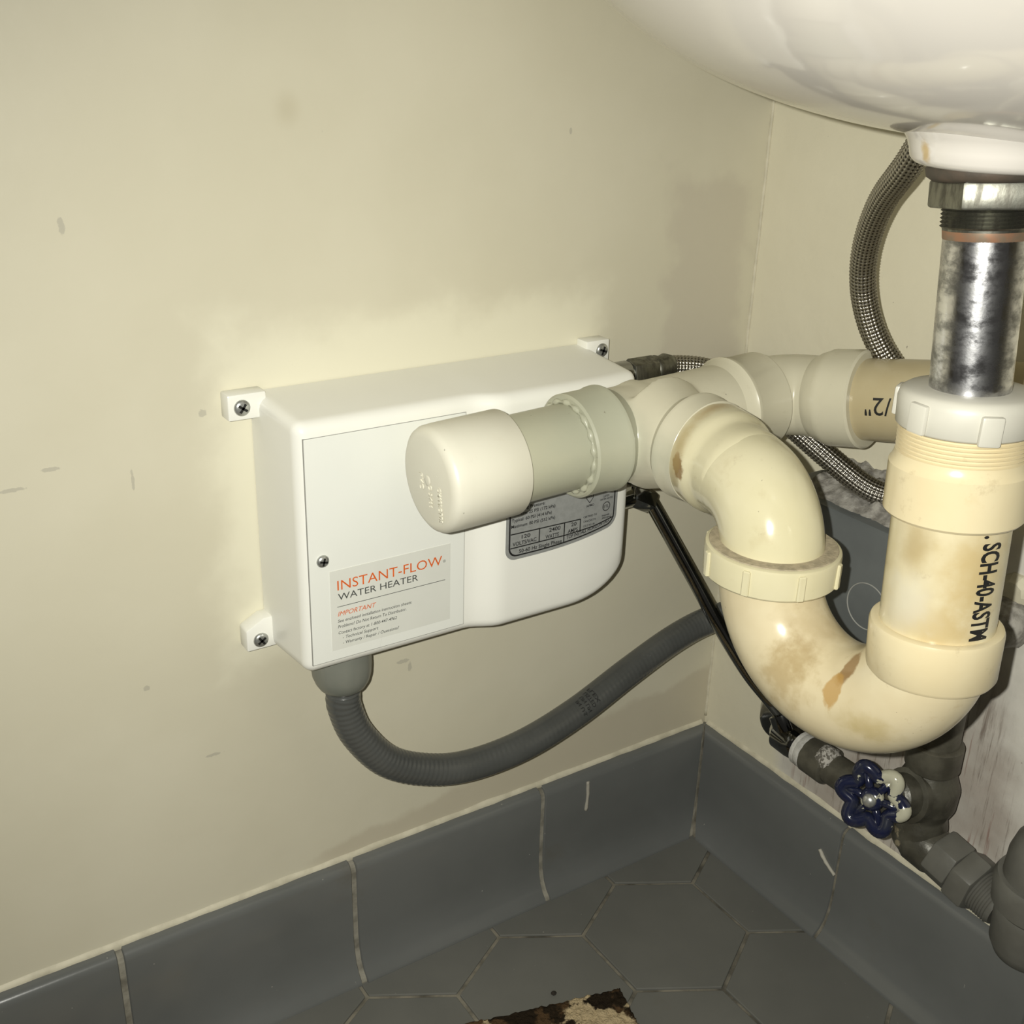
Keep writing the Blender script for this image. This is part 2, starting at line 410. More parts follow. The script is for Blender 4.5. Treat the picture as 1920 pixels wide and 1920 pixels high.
# hexagonal floor tiles, cut off where they run under the wall tiles
HX, HY, HS = -.1122, -.0947, .06184
def clip(poly, ax, lim):
    out = []
    for i in range(len(poly)):
        a, b = poly[i], poly[(i+1) % len(poly)]
        ina, inb = a[ax] <= lim, b[ax] <= lim
        if ina: out.append(a)
        if ina != inb:
            t = (lim-a[ax])/(b[ax]-a[ax]); out.append(tuple(a[k]+(b[k]-a[k])*t for k in (0, 1)))
    return out
hexes = []
for i in range(-12, 4):
    for j in range(-12, 4):
        cx = HX+HS*math.sqrt(3)*(i+.5*(j & 1)); cy = HY+1.5*HS*j
        if cx < -.80 or cy < -.62 or cx > .07 or cy > .07: continue
        g = HS-.0016
        p = [(cx+g*math.cos(PI/2+k*PI/3), cy+g*math.sin(PI/2+k*PI/3)) for k in range(6)]
        p = clip(clip(p, 0, -.012), 1, -.012)
        if len(p) < 3: continue
        dz = random.uniform(-.0004, .0003)
        area = abs(sum(p[k][0]*p[(k+1) % len(p)][1]-p[(k+1) % len(p)][0]*p[k][1] for k in range(len(p))))/2
        if area < 2e-4: continue
        me = extrude_poly([(a, b, -.004) for a, b in p], (0, 0, .004+dz), .0006)
        link('floor_tile', me, M['hex'], floor)

# coved wall-base tiles
PROF = [(0, .0945), (.003, .0945), (.0065, .0935), (.0088, .0912), (.0098, .088), (.0100, .060), (.0102, .034), (.0112, .022), (.0138, .012), (.0175, .0058), (.0212, .0024), (.0222, .0006), (.0222, -.0005), (0, -.0005)]
def base_tile(a, b, side, miter=0.):
    """profile swept from a to b along the wall (distance from the corner); ends slightly rounded"""
    vs_, fs = [], []; n = len(PROF)
    st = [(a, .93), (a+.0006, 1.), (b-.0006, 1.), (b, .93)]
    for d, k in st:
        for (t, z) in PROF:
            tt = t*k if t > .005 else t
            zz = z-(1-k)*.008 if z > .05 else z
            dd = max(d, t*miter) if miter else d
            vs_.append((-dd, -tt, zz) if side == 'l' else (-tt, -dd, zz))
    for i in range(3):
        for k in range(n):
            m = (k+1) % n; fs.append((i*n+k, i*n+m, (i+1)*n+m, (i+1)*n+k))
    fs.append(tuple(range(n))); fs.append(tuple(reversed(range(3*n, 4*n))))
    me = mesh('base_tile', vs_, fs); bm = bmesh.new(); bm.from_mesh(me); me2 = from_bm('base_tile', bm); return me2
def backing(side, L):
    pr = [(max(0, t-.0016), z-.0012 if z > .05 else z) for t, z in PROF]
    n = len(pr); vs_, fs = [], []
    for d in (0., L):
        for t, z in pr:
            dd = max(d, t)
            vs_.append((-dd, -t, z) if side == 'l' else (-t, -dd, z))
    for k in range(n):
        m = (k+1) % n; fs.append((k, m, n+m, n+k))
    me = mesh('backing', vs_, fs); bm = bmesh.new(); bm.from_mesh(me); return from_bm('backing', bm)
bl = struct(link('baseboard_left', backing('l', .95), M['grout_w'])); br = struct(link('baseboard_right', backing('r', .95), M['grout']))
G = .0019
cuts = [.0, .1675, .3225, .477, .6315, .786, .9405]
for i in range(6):
    link('wall_base_tile', base_tile(cuts[i]+(G if i else .0025), cuts[i+1]-G, 'l', 1.16 if i == 0 else 0), M['base'], bl, 40)
cuts = [.0, .1565, .311, .4655, .62, .7745, .929]
for i in range(6):
    link('wall_base_tile', base_tile(cuts[i]+(.0012 if i else .0025), cuts[i+1]-.0012, 'r', 1.16 if i == 0 else 0), M['base'], br, 40)
def caulk_bead(side):
    vs_, fs = [], []; N = 220
    for i in range(N+1):
        d = .004+.93*i/N
        a = .0022+.0010*mnoise.noise(Vector((d*60, 3 if side == 'l' else 9, 0))); h = .0040+.0016*mnoise.noise(Vector((d*45, 0, 7 if side == 'l' else 1)))
        for t, z in ((-.001, .0945+h), (a*.35, .0945+h*.45), (a+.0015, .0936), (-.001, .0925)):
            vs_.append((-d, -t, z) if side == 'l' else (-t, -d, z))
    for i in range(N):
        for k in range(3): fs.append((i*4+k, i*4+k+1, (i+1)*4+k+1, (i+1)*4+k))
    me = mesh('caulk', vs_, fs); bm = bmesh.new(); bm.from_mesh(me); return from_bm('caulk', bm)
link('caulk_bead', caulk_bead('l'), M['caulk'], bl, 180); link('caulk_bead', caulk_bead('r'), M['caulk'], br, 180)
# dried drips of pale paint on the tiles
def drip(pts, wd, out):
    me = sweep(spline(pts, 8), lambda s, t: wd*(.9+.1*math.sin(s*300)), 8); return lumpy(me, .0003, 400)
link('paint_drip', drip([(-.127, -.0099, .088), (-.1265, -.0102, .075), (-.1275, -.0103, .062)], .0015, 0), M['drip'], bl, 180)
link('paint_drip', drip([(-.0104, -.140, .066), (-.0106, -.147, .0595), (-.0106, -.1565, .054)], .0016, 0), M['drip'], br, 180)
# a thin run of plaster in the room corner
link('corner_bead', sweep([(-.0002+.0002*math.sin(i*.9), -.0002, .10+i*.006) for i in range(120)], .0015, 8), M['caulk'], bpy.data.objects['wall_right'], 180)

# ------------------------------------------------------------------ water heater
ht = thing('water_heater', 'white plastic box water heater with orange lettering, screwed to the cream wall', 'water heater')
XL, XR, ZB, ZT = -.3685, -.1475, .2775, .4255
def yf(x):
    """front face: flat at the door, a soft swell over the right half"""
    if x < -.2655: return .0550
    t = min(1, (x+.2655)/.022); e = t*t*(3-2*t)
    q = (x+.195)/.062
    return .0550+e*(.0075-.0052*max(0, q)**2) if x > -.25 else .0550+e*.0075
def outline(inset=0., n=10):
    pts = []
    for (cx, cz, rx, rz, a0) in ((XR-.006, ZT-.006, .006, .006, 0), (XL+.006, ZT-.006, .006, .006, 90), (XL+.007, ZB+.007, .007, .007, 180), (XR-.045, ZB+.026, .045, .026, 270)):
        for k in range(n+1):
            a = math.radians(a0+90*k/n); pts.append((cx+rx*math.cos(a), cz+rz*math.sin(a)))
    return pts
OUT = outline()
def zrange(x):
    lo, hi = ZB, ZT
    zs = []
    for i in range(len(OUT)):
        a, b = OUT[i], OUT[(i+1) % len(OUT)]
        if (a[0]-x)*(b[0]-x) <= 0 and a[0] != b[0]: zs.append(a[1]+(b[1]-a[1])*(x-a[0])/(b[0]-a[0]))
    return (min(zs), max(zs)) if zs else (lo, hi)
def sdist(x, z):
    d = 9
    for i in range(len(OUT)):
        a, b = OUT[i], OUT[(i+1) % len(OUT)]
        ex, ez = b[0]-a[0], b[1]-a[1]; L = ex*ex+ez*ez
        if L < 1e-14: continue
        t = max(0, min(1, ((x-a[0])*ex+(z-a[1])*ez)/L)); d = min(d, math.hypot(x-a[0]-ex*t, z-a[1]-ez*t))
    return d
def heater_body():
    r = .0075; ed = [.0, .0004, .0010, .0018, .0028, .004, .0055, .0075]
    xs = [XL+e+1e-5 for e in ed]+[XL+.0075+(XR-XL-.015)*i/46 for i in range(1, 46)]+[XR-e-1e-5 for e in reversed(ed)]
    vs_, fs, top, bot = [], [], [], []; nz = 0
    for x in xs:
        lo, hi = zrange(x); m = min(.0075, (hi-lo)*.3)
        zs = [lo+e*m/.0075 for e in ed]+[lo+m+(hi-lo-2*m)*i/10 for i in range(1, 10)]+[hi-e*m/.0075 for e in reversed(ed)]
        nz = len(zs)
        for z in zs:
            d = min(r, sdist(x, z)); y = yf(x)-r+math.sqrt(max(0, r*r-(r-d)**2)); vs_.append(Vector((x, -y, z)))
    nx = len(xs)
    for i in range(nx-1):
        for k in range(nz-1): fs.append((i*nz+k, (i+1)*nz+k, (i+1)*nz+k+1, i*nz+k+1))
    ring = [i*nz for i in range(nx)]+[(nx-1)*nz+k for k in range(1, nz)]+[i*nz+nz-1 for i in range(nx-2, -1, -1)]+[k for k in range(nz-2, 0, -1)]
    base = len(vs_); cx, cz = (XL+XR)/2, (ZB+ZT)/2
    for i in ring:
        v = vs_[i]; vs_.append(Vector((cx+(v.x-cx)*1.018, -.0005, cz+(v.z-cz)*1.045)))
    n = len(ring)
    for k in range(n):
        m = (k+1) % n; fs.append((ring[k], ring[m], base+m, base+k))
    fs.append(tuple(range(base, base+n)))
    me = mesh('body', vs_, fs); bm = bmesh.new(); bm.from_mesh(me); bmesh.ops.remove_doubles(bm, verts=bm.verts, dist=2e-6); return from_bm('body', bm)
link('heater_body', heater_body(), M['heater'], ht, 50)
# door panel; solid grey strips painted as the shade in the gap all round
DX0, DX1, DZ0, DZ1 = -.3640, -.2672, .2840, .4167
def rect_frame(x0, x1, z0, z1, wd, y0, y1):
    return join(box((x0-wd, y0, z0-wd), (x0, y1, z1+wd)), box((x1, y0, z0-wd), (x1+wd, y1, z1+wd)), box((x0, y0, z0-wd), (x1, y1, z0)), box((x0, y0, z1), (x1, y1, z1+wd)))
door = link('door_panel', box((DX0, -.0556, DZ0), (DX1, -.050, DZ1), .0003, 1), M['door'], ht)
link('door_seam', rect_frame(DX0, DX1, DZ0, DZ1, .00035, -.05508, -.050), M['seam'], door)
def scr(parent, x, y, z, r, h=.0022):
    prof = [(0, r), (h*.35, r), (h*.7, r*.86), (h*.95, r*.55), (h, r*.2)]
    o = link('screw', lathe((x, y, z), (x, y-1, z), prof, 24), M['screw'], parent, 60)
    yy = y-h*.55; a = random.uniform(.2, 1.2); b = r*.62; c = r*.15
    def bar(ang):
        m = box((-b, -h*.52, -c), (b, 0, c)); m.transform(Matrix.Translation((x, yy, z)) @ Matrix.Rotation(ang, 4, 'Y')); return m
    link('cross_recess', join(bar(a), bar(a+PI/2)), M['slot'], o) if parent.parent is None else None
    return o
def tab(x0, x1, z0, z1, up, sgn):
    """wedge-shaped mounting lug"""
    pts = [(x0, 0, z0), (x1, 0, z0), (x1, 0, z1), (x0, 0, z1)]
    if up == 'gusset': pts = [(x0, 0, z0), (x1, 0, z0), (x1, 0, z1+.005), (x0+.011, 0, z1+.0045), (x0, 0, z1-.0015)]
    me = extrude_poly(pts, (0, -.0115, 0), .0012); return me
for nm, a, sx, sz in (('tl', (-.3872, -.3655, .4170, .4315, '', 1), -.3795, .4240), ('bl', (-.3860, -.3640, .2770, .2920, 'gusset', 1), -.3775, .2832), ('tr', (-.1520, -.1338, .4170, .4330, '', 1), -.1400, .4262), ('br', (-.1520, -.1345, .2770, .2920, '', 1), -.1400, .284)):
    tb = link('mounting_lug', tab(*a), M['heater'], ht, 40)
    scr(ht, sx, -.0113, sz, .0045)
scr(ht, -.3563, -.0555, .3468, .0036)
# sticker on the door
st = link('instruction_sticker', box((-.3526, -.05585, .2903), (-.2768, -.0555, .3394), 0), M['sticker'], ht)
st['label'] = 'pale grey printed sticker'
pl = lambda x, z, y=.05602: (lambda u, v, h: Vector((x+u, -y-h, z+v)))
text('lettering', 'INSTANT-FLOW', M['orange'], st, pl(-.3484, .3272), .0660, .0062, offset=-.002)
text('lettering', 'WATER HEATER', M['charcoal'], st, pl(-.3482, .3210), .0500, .0042, offset=0.)
text('lettering', 'IMPORTANT', M['orange'], st, pl(-.3487, .3112), .0236, .0030, .28)
for tx, x, z, wd in (('See enclosed installation instruction sheets', -.3488, .3073, .0462), ('Problems? Do Not Return To Distributor.', -.3488, .3038, .0428), ('Contact factory at 1-800-447-4962', -.3486, .2999, .0364), ('- Technical Support', -.3462, .2965, .0222), ('- Warranty / Repair / Questions?', -.3462, .2931, .0354)):
    text('lettering', tx, M['charcoal'], st, pl(x, z), wd, .0020, .18, .003)
link('printed_rule', box((-.3488, -.05604, .3169), (-.2803, -.0558, .31715)), M['charcoal'], st)
text('registered_mark', '®', M['charcoal'], st, pl(-.2818, .3283), .0018)
# silver rating plate, bent over the swell of the cover
def conf(x, z, lift): return Vector((x, -yf(x)-lift, z))
def strip(pts_lo, pts_hi, lift):
    n = len(pts_lo); vs_ = [conf(*p, lift) for p in pts_lo]+[conf(*p, lift) for p in pts_hi]+[conf(*p, 0) for p in pts_lo]+[conf(*p, 0) for p in pts_hi]
    fs = [(i, i+1, n+i+1, n+i) for i in range(n-1)]
    for i in range(n-1): fs += [(2*n+i, 2*n+i+1, i+1, i), (n+i, n+i+1, 3*n+i+1, 3*n+i)]
    fs += [(0, n, 3*n, 2*n), (n-1, 2*n-1, 4*n-1, 3*n-1)]
    me = mesh('strip', vs_, fs); bm = bmesh.new(); bm.from_mesh(me); return from_bm('strip', bm)
PX0, PX1, PZ1 = -.2432, -.1596, .3905
def plate_bottom(x, ins=0.):
    z = .3222+ins+.0062*((x+.222)/.06)**2*(1 if x > -.222 else .15)
    r = .007-ins*.6
    for e, s in ((PX0+ins, 1), (PX1-ins, -1)):
        d = (x-e)*s
        if d < r: z += r-math.sqrt(max(0, r*r-(r-d)**2))
    return z
def plate(ins, lift, m, nm, par):
    x0, x1 = PX0+ins, PX1-ins
    xs = [x0+(x1-x0)*(.5-.5*math.cos(PI*i/40)) for i in range(41)]
    return link(nm, strip([(x, plate_bottom(x, ins)) for x in xs], [(x, PZ1-ins) for x in xs], lift), m, par)
rp = plate(0, .00025, M['silver'], 'rating_plate', ht); rp['label'] = 'silver rating plate with black print'
plate(.0021, .00034, M['black'], 'plate_border', rp); plate(.0031, .00043, M['silver'], 'plate_field', rp)
cl = lambda x, z: (lambda u, v, h: conf(x+u, z+v, .00056))
def rule(x0, z0, x1, z1, wd=.0007):
    n = 10; dx, dz = x1-x0, z1-z0; L = math.hypot(dx, dz); ox, oz = -dz/L*wd/2, dx/L*wd/2
    a = [(x0+dx*i/n-ox, z0+dz*i/n-oz) for i in range(n+1)]; b = [(x0+dx*i/n+ox, z0+dz*i/n+oz) for i in range(n+1)]
    return strip(a, b, .00052)
link('printed_rules', join(rule(-.240, .3392, -.189, .3386), rule(-.240, .3302, -.200, .3303), rule(-.200, .3303, -.178, .3316), rule(-.178, .3316, -.162, .3345), rule(-.2194, .3390, -.2194, .3303), rule(-.2010, .3388, -.2010, .3253), rule(-.189, .3386, -.189, .3308)), M['black'], rp)
for tx, x, z, wd, c in (('Operating Pressure:', -.2398, .3541, .0236, .0021), ('Minimum: 25 PSI (172 kPa)', -.2398, .3507, .0312, .0021), ('Typical: 60 PSI (414 kPa)', -.2396, .3470, .0286, .0021), ('Maximum: 80 PSI (552 kPa)', -.2398, .3432, .0314, .0021), ('120', -.2322, .3352, .0062, .0025), ('VOLTS/VAC', -.2385, .3314, .0170, .0026), ('2400', -.2124, .3351, .0084, .0027), ('WATTS', -.2148, .3310, .0097, .0026), ('20', -.1960, .3352, .0040, .0026), ('AMPS', -.1983, .3312, .0075, .0026), ('50-60 Hz Single Phase', -.2338, .3261, .0312, .0025), ('CERTIFIED TO', -.1868, .3386, .0105, .0013), ('CAN/CSA STD', -.1866, .3356, .0098, .0013), ('C22.2 NO. 88', -.1866, .3326, .0088, .0013), ('IAPMO', -.1850, .3455, .0060, .0016), ('LISTED', -.1715, .3492, .0045, .0013), ('WATER HEATER', -.1742, .3474, .0102, .0012), ('Intertek', -.1720, .3364, .0062, .0013), ('3001284', -.1720, .3346, .0062, .0012)):
    text('lettering', tx, M['black'], rp, cl(x, z), wd, c, offset=.014)
def curved(u, v, h):
    x = -.1990+u; z = plate_bottom(x, .0040)+v+.0002; return conf(x, z, .00056)
text('lettering', 'TOP INSTALL HORIZONTALLY', M['black'], rp, curved, .0350, .0025, offset=.014)
def ringmark(cx, cz, r, wd):
    n = 28; vs_ = []; fs = []
    for i in range(n):
        a = 2*PI*i/n
        for q in (r, r-wd): vs_.append(conf(cx+q*math.cos(a), cz+q*math.sin(a), .00056))
    for i in range(n):
        j = (i+1) % n; fs.append((2*i, 2*j, 2*j+1, 2*i+1))
    return mesh('ring', vs_, fs)
link('round_mark', ringmark(-.1689, .3428, .0031, .0005), M['black'], rp); text('lettering', 'ETL', M['black'], rp, cl(-.1710, .3418), .0042, .0021, offset=.006)
sh = [(-.1850, .3535), (-.1850, .3510), (-.1825, .3480), (-.1800, .3510), (-.1800, .3535)]
link('shield_mark', join(*[rule(*sh[i], *sh[i+1], .0004) for i in range(4)]), M['black'], rp); text('lettering', 'UPC', M['black'], rp, cl(-.1842, .3520), .0034, .0013)
link('hot_outlet_boss', lathe((-.150, -.030, .4145), (0, -.030, .4145), [(0, .0085), (.016, .0085), (.018, .0075)], 24), M['chrome_d'], ht, 40)
link('cold_inlet_boss', lathe((-.150, -.030, .330), (-.05, -.030, .330), [(0, .0085), (.025, .0085), (.027, .0075)], 24), M['chrome_d'], ht, 40)

# ------------------------------------------------------------------ plastic drain piping
dp = thing('drain_pipe', 'cream plastic drain pipe with a white end cap, crossing in front of the heater', 'pipe')
RA, RB = Vector((-.305, -.0955, .3990)), Vector((-.070, -.0972, .4095))
RD = (RB-RA).normalized()
def run(s): return RA+RD*s
def onx(x): return run((x-RA.x)/RD.x)
# end cap
c0 = onx(-.3140); capo = link('end_cap', lathe(c0, RB, [(0, .0001), (0, .0232), (.0006, .0255), (.0020, .0275), (.0042, .0285), (.010, .0288), (.0455, .0290), (.0461, .0286), (.0461, .0240)], 72), M['cap'], dp, 40)
capo['label'] = 'white round end cap'
cx_, cy_, cd_ = frame(RD)
def capmap(ang, u0, v0):
    ca, sa = math.cos(ang), math.sin(ang)
    right = Vector((0, -1, 0)); up = Vector((0, 0, 1))
    return lambda u, v, h: c0+right*((u+u0)*ca-(v+v0)*sa)+up*((u+u0)*sa+(v+v0)*ca)-RD*(.0001+h)
for tx, u0, v0, wd, cp in (('CHARLOTTE', .0010, .0100, .0185, .0038), ('D 2466', .0020, .0005, .0120, .0034), ('USA', -.0150, .0005, .009, .0038), ('SCH 40', -.0165, .0100, .0125, .0034), ('PVC', -.003, -.0085, .0085, .0040)):
    text('embossed_lettering', tx, M['cap'], capo, capmap(-PI/2*.93, u0, v0), wd, cp, extr=.00028, offset=.008)
link('mould_gate', lumpy(lathe(c0+Vector((0, -.000, .0003)), c0-RD, [(0, .0030), (.0004, .0026), (.0006, .0012)], 18), .0004, 500), M['cap'], capo, 60)
# grey-primed pipe stub
link('pipe_stub', lathe(onx(-.272), RB, [(0, .02415), (.050, .02415)], 64), M['stub'], dp, 40)
# tee: run and branch blended into one fitting
TX = -.169
tc = onx(TX)
def tee_body():
    a, b = onx(-.222), onx(-.100)
    m1 = lathe(a, b, [(0, .0268), ((b-a).length, .0268)], 48)
    pts = spline([tc+Vector((-.012, .010, .0)), tc+Vector((-.004, -.012, 0)), tc+Vector((0, -.030, 0)), tc+Vector((0, -.0405, 0))], 8)
    m2 = sweep(pts, .0268, 40)
    m3 = lathe(tc+Vector((-.003, .0, 0)), tc+Vector((-.001, -.05, 0)), [(.012, .0335), (.024, .0290), (.030, .0270), (.034, .0262)], 40)
    o = bpy.data.objects.new('tmp', join(m1, m2, m3)); COL.objects.link(o)
    r = o.modifiers.new('r', 'REMESH'); r.mode = 'VOXEL'; r.voxel_size = .0011
    s = o.modifiers.new('s', 'SMOOTH'); s.iterations = 14; s.factor = .5
    me = bpy.data.meshes.new_from_object(o.evaluated_get(bpy.context.evaluated_depsgraph_get())); bpy.data.objects.remove(o); return me
tee = link('tee_fitting', tee_body(), M['tee'], dp, 180)
def hub(A, B, L, r, mat, parent, name='socket_hub', bead=0, chamf=.0012):
    prof = [(0, r-.003), (0, r-chamf), (chamf, r), (L-.0065, r), (L-.0050, r+(.0009 if bead else 0)), (L-.0025, r+(.0011 if bead else 0)), (L, r-.0010), (L+.004, r-.0022), (L+.008, r-.0042)]
    return link(name, lathe(A, B, prof, 72), mat, parent, 35)
hub(onx(-.2265), RB, .0260, .0292, M['stub'], tee, bead=1)           # left hub, stained by grey primer
hub(onx(-.0835), RA, .0300, .0292, M['tee'], tee, bead=1)            # right hub
hub(tc+Vector((0, -.0530, 0)), tc, .0170, .0292, M['tee'], tee, bead=1)   # branch hub
# crushed glue at the left socket
link('glue_bead', lumpy(sweep([onx(-.2267)+(cx_*math.cos(a)+cy_*math.sin(a))*.0252 for a in [2*PI*i/90 for i in range(90)]], lambda s, t: .0013+.0007*math.sin(s*700), 8, True), .0007, 420), M['stub'], tee, 180)
# elbow turning down into the trap
EY, EZ = -.2140, tc.z-.0005; EX = -.1845
EB = .0300
def ex(y): return TX+(EX-TX)*min(1, max(0, (-.150-y)/(-.150-EY)))
ep2 = [Vector((ex(y), y, tc.z)) for y in [-.150-.0019*k for k in range(19)]]
ep2 += [Vector((ex(EY+EB-EB*math.sin(a)), EY+EB-EB*math.sin(a), EZ-EB+EB*math.cos(a))) for a in [PI/2*k/26 for k in range(27)]]
ep2 += [Vector((EX, EY-.0002, EZ-EB-.004)), Vector((EX, EY-.0004, .372))]
def erad(s, t):
    return .0287 if s < .014 else (.0287-.0031*min(1, (s-.014)/.010)**2*(3-2*min(1, (s-.014)/.010)) if s < .024 else .0256)
eb = link('quarter_elbow', sweep(ep2, erad, 64), M['elbow'], dp, 40); eb['label'] = 'yellowed elbow with a rusty joint'
# right of the tee: a bend and a tan pipe running on along the right wall
D45 = Vector((.25, -.95, .175)).normalized()
q1 = onx(-.0810); ER = .026
arc = [Vector((q1.x+ER*math.sin(k), q1.y-ER*(1-math.cos(k)), q1.z+.0035*k/(PI/2))) for k in [PI/2*.86*i/14 for i in range(15)]]
b2 = arc[-1]+D45*.010
bend = [onx(-.093)]+arc+[b2]
link('quarter_bend', sweep(bend, .0248, 56), M['tee'], dp, 60)
h2 = b2+D45*.0235
hub(h2, b2-D45, .0235, .0292, M['tee'], dp, bead=0)
wp = link('wall_pipe', lathe(h2-D45*.012, h2+D45, [(0, .02415), (.165, .02415)], 64), M['tan'], dp, 40); wp['label'] = 'tan stained pipe with black stamped size'
# stamped size on the tan pipe, upside down
wx = D45.cross(Vector((0, 0, 1))).normalized(); wz = wx.cross(D45).normalized()
if wx.dot(CAM-h2) < 0: wx = -wx
def wpmap(s0, a0):
    def f(u, v, h):
        a = a0+(-v)/.0242; s = s0-u
        return h2+D45*s+(wx*math.cos(a)+wz*math.sin(a))*(.02415+.0004)
    return f
text('stamped_size', '1-1/2"', M['black'], wp, wpmap(.0415, .27), .0320, .0105, offset=.004, sub=3)

# ------------------------------------------------------------------ P-trap
tp = thing('p_trap', 'cream plastic P-trap with union nut and brown stains under the sink drain', 'drain trap')
L1X, L1Y = EX, -.2144; L2A = Vector((-.178, -.3016, .4812)); L2B = Vector((-.178, -.3077, .3678))
def leg2(z): t = (L2A.z-z)/(L2A.z-L2B.z); return L2A.lerp(L2B, t)
# union nut
def nut_wob(s, t, r): return r
un = link('union_nut', lathe((L1X, L1Y, .3655), (L1X, L1Y, 1), [(0, .0262), (0, .0326), (.0010, .0334), (.0140, .0337), (.0154, .0333), (.0160, .0320), (.0163, .0262)], 80), M['elbow'], tp, 35)
link('dust_film', lathe((L1X, L1Y, .38175), (L1X, L1Y, 1), [(0, .0255), (0, .0318), (.0004, .0314), (.0004, .0255)], 60), M['dust'], un, 35)
for k in range(8):
    a = 2*PI*k/8+.42
    m = box((.0325, -.0019, .0), (.0350, .0019, .0132), .0006, 1); m.transform(Matrix.Translation((L1X, L1Y, .3664)) @ Matrix.Rotation(a, 4, 'Z')); link('grip_rib', m, M['elbow'], un)
ya, yb = L1Y, L2B.y; R = abs(yb-ya)/2; zc = .3690; yc = (ya+yb)/2
jp = [Vector((L1X, ya, .376))]
for k in range(41):
    a = PI*k/40; xx = L1X+(L2B.x-L1X)*k/40
    jp.append(Vector((xx, yc+R*math.cos(a), zc-R*math.sin(a))))
jp.append(Vector((L2B.x, yb, .372)))
link('trap_bend', sweep(jp, .0256, 64), M['trap'], tp, 180)
ax2 = L2A-L2B
hb = link('lower_hub', lathe(leg2(.3560), leg2(.50), [(0, .0250), (0, .0268), (.0018, .0279), (.0220, .0284), (.0236, .0278), (.0243, .0262), (.0240, .0243)], 72), M['hub'], tp, 35)
lg = link('trap_riser', lathe(leg2(.366), leg2(.50), [(0, .0243), (.075, .0243)], 64), M['leg'], tp, 40); lg['label'] = 'stained riser pipe with black stamp'
hb2 = link('upper_hub', lathe(leg2(.4305), leg2(.50), [(0, .0245), (0, .0274), (.0012, .0284), (.0215, .0282), (.0226, .0274), (.0245, .0266), (.0262, .0262)]+[(.0262+.0006*k, .0250+(.0011 if k % 3 == 1 else 0)) for k in range(1, 22)], 72), M['hub'], tp, 35)
def hexnut(A, B, L, rf, n=6, rot=0., bore=.0, ch=.0015):
    A = Vector(A); x, y, d = frame(Vector(B)-A); bm = bmesh.new()
    pr = [A+(x*math.cos(rot+2*PI*i/n)+y*math.sin(rot+2*PI*i/n))*rf for i in range(n)]
    return extrude_poly(pr, d*L, ch)
sn = link('slip_nut', lathe(leg2(.4680), leg2(.5), [(0, .0245), (0, .0262), (.0012, .0274), (.0115, .0276), (.0145, .0268), (.0160, .0245), (.0163, .0172)], 64), M['nut_w'], tp, 50); sn['label'] = 'white nylon slip nut'
for k in range(6):
    a = 2*PI*k/6+.95; c = leg2(.4685)
    m = box((.0262, -.0045, .0), (.0292, .0045, .0125), .0012, 2); m.transform(Matrix.Translation(c) @ Matrix.Rotation(a, 4, 'Z')); link('grip_lug', m, M['nut_w'], sn, 40)
# stamp down the riser
dv = (leg2(.40)-leg2(.43)).normalized()
ang0 = math.atan2(CAM.y-L2A.y, CAM.x-L2A.x)
def legmap(z0, a0):
    def f(u, v, h):
        p = leg2(z0-u); a = a0+v/.0245
        return p+Vector((math.cos(a), math.sin(a), 0))*(.0243+.0004)
    return f
text('stamped_lettering', '11. SCH-40-ASTM', M['black'], lg, (lambda g: (lambda u, v, h: g(u, v, h)))(legmap(.4365, ang0+.60)), .0535, .0092, offset=.03, sub=3)

# ------------------------------------------------------------------ sink
sk = thing('sink', 'white porcelain wall-hung sink bowl seen from underneath', 'sink')
SX, SY, SZ, SA, SB2, SH = -.175, -.285, .578, .15, .25, .13
def bowl(k, dz):
    vs_, fs = [], []; n, m = 96, 40
    for i in range(m+1):
        ph = .06+(PI/2-.06)*i/m
        for j in range(n):
            t = 2*PI*j/n; vs_.append((SX+SA*k*math.sin(ph)*math.cos(t), SY+SB2*k*math.sin(ph)*math.sin(t), SZ+dz+SH*(1-math.cos(ph))))
    for i in range(m):
        for j in range(n): q = (j+1) % n; fs.append((i*n+j, i*n+q, (i+1)*n+q, (i+1)*n+j))
    fs.append(tuple(range(n)))
    return mesh('bowl', vs_, fs)
link('bowl', bowl(1, 0), M['porcelain'], sk, 180); 
def rim():
    outer = []; n = 64
    def rr(hx, hy, cx, cy, r):
        p = []
        for (sx, sy, a0) in ((1, 1, 0), (-1, 1, 90), (-1, -1, 180), (1, -1, 270)):
            for k in range(9):
                a = math.radians(a0+90*k/8); p.append((cx+sx*(hx-r)+r*math.cos(a), cy+sy*(hy-r)+r*math.sin(a)))
        return p
    pts = [(x, y, .700) for x, y in rr(.172, .268, -.173, SY, .05)]
    return extrude_poly(pts, (0, 0, .032), .006)
link('rim_deck', rim(), M['porcelain'], sk, 40)
DT = Vector((-.178, -.2925, .5780)); DB = Vector((-.178, -.3016, .4812))
dd = (DB-DT).normalized()
link('drain_boss', lathe((DT.x, DT.y, .5900), (DT.x, DT.y, 0), [(0, .0385), (.004, .0380), (.007, .0362), (.0095, .0338), (.012, .0322), (.0145, .0313), (.0180, .0304), (.0200, .0287), (.0210, .0255), (.0210, .016)], 72), M['porcelain'], sk, 180)
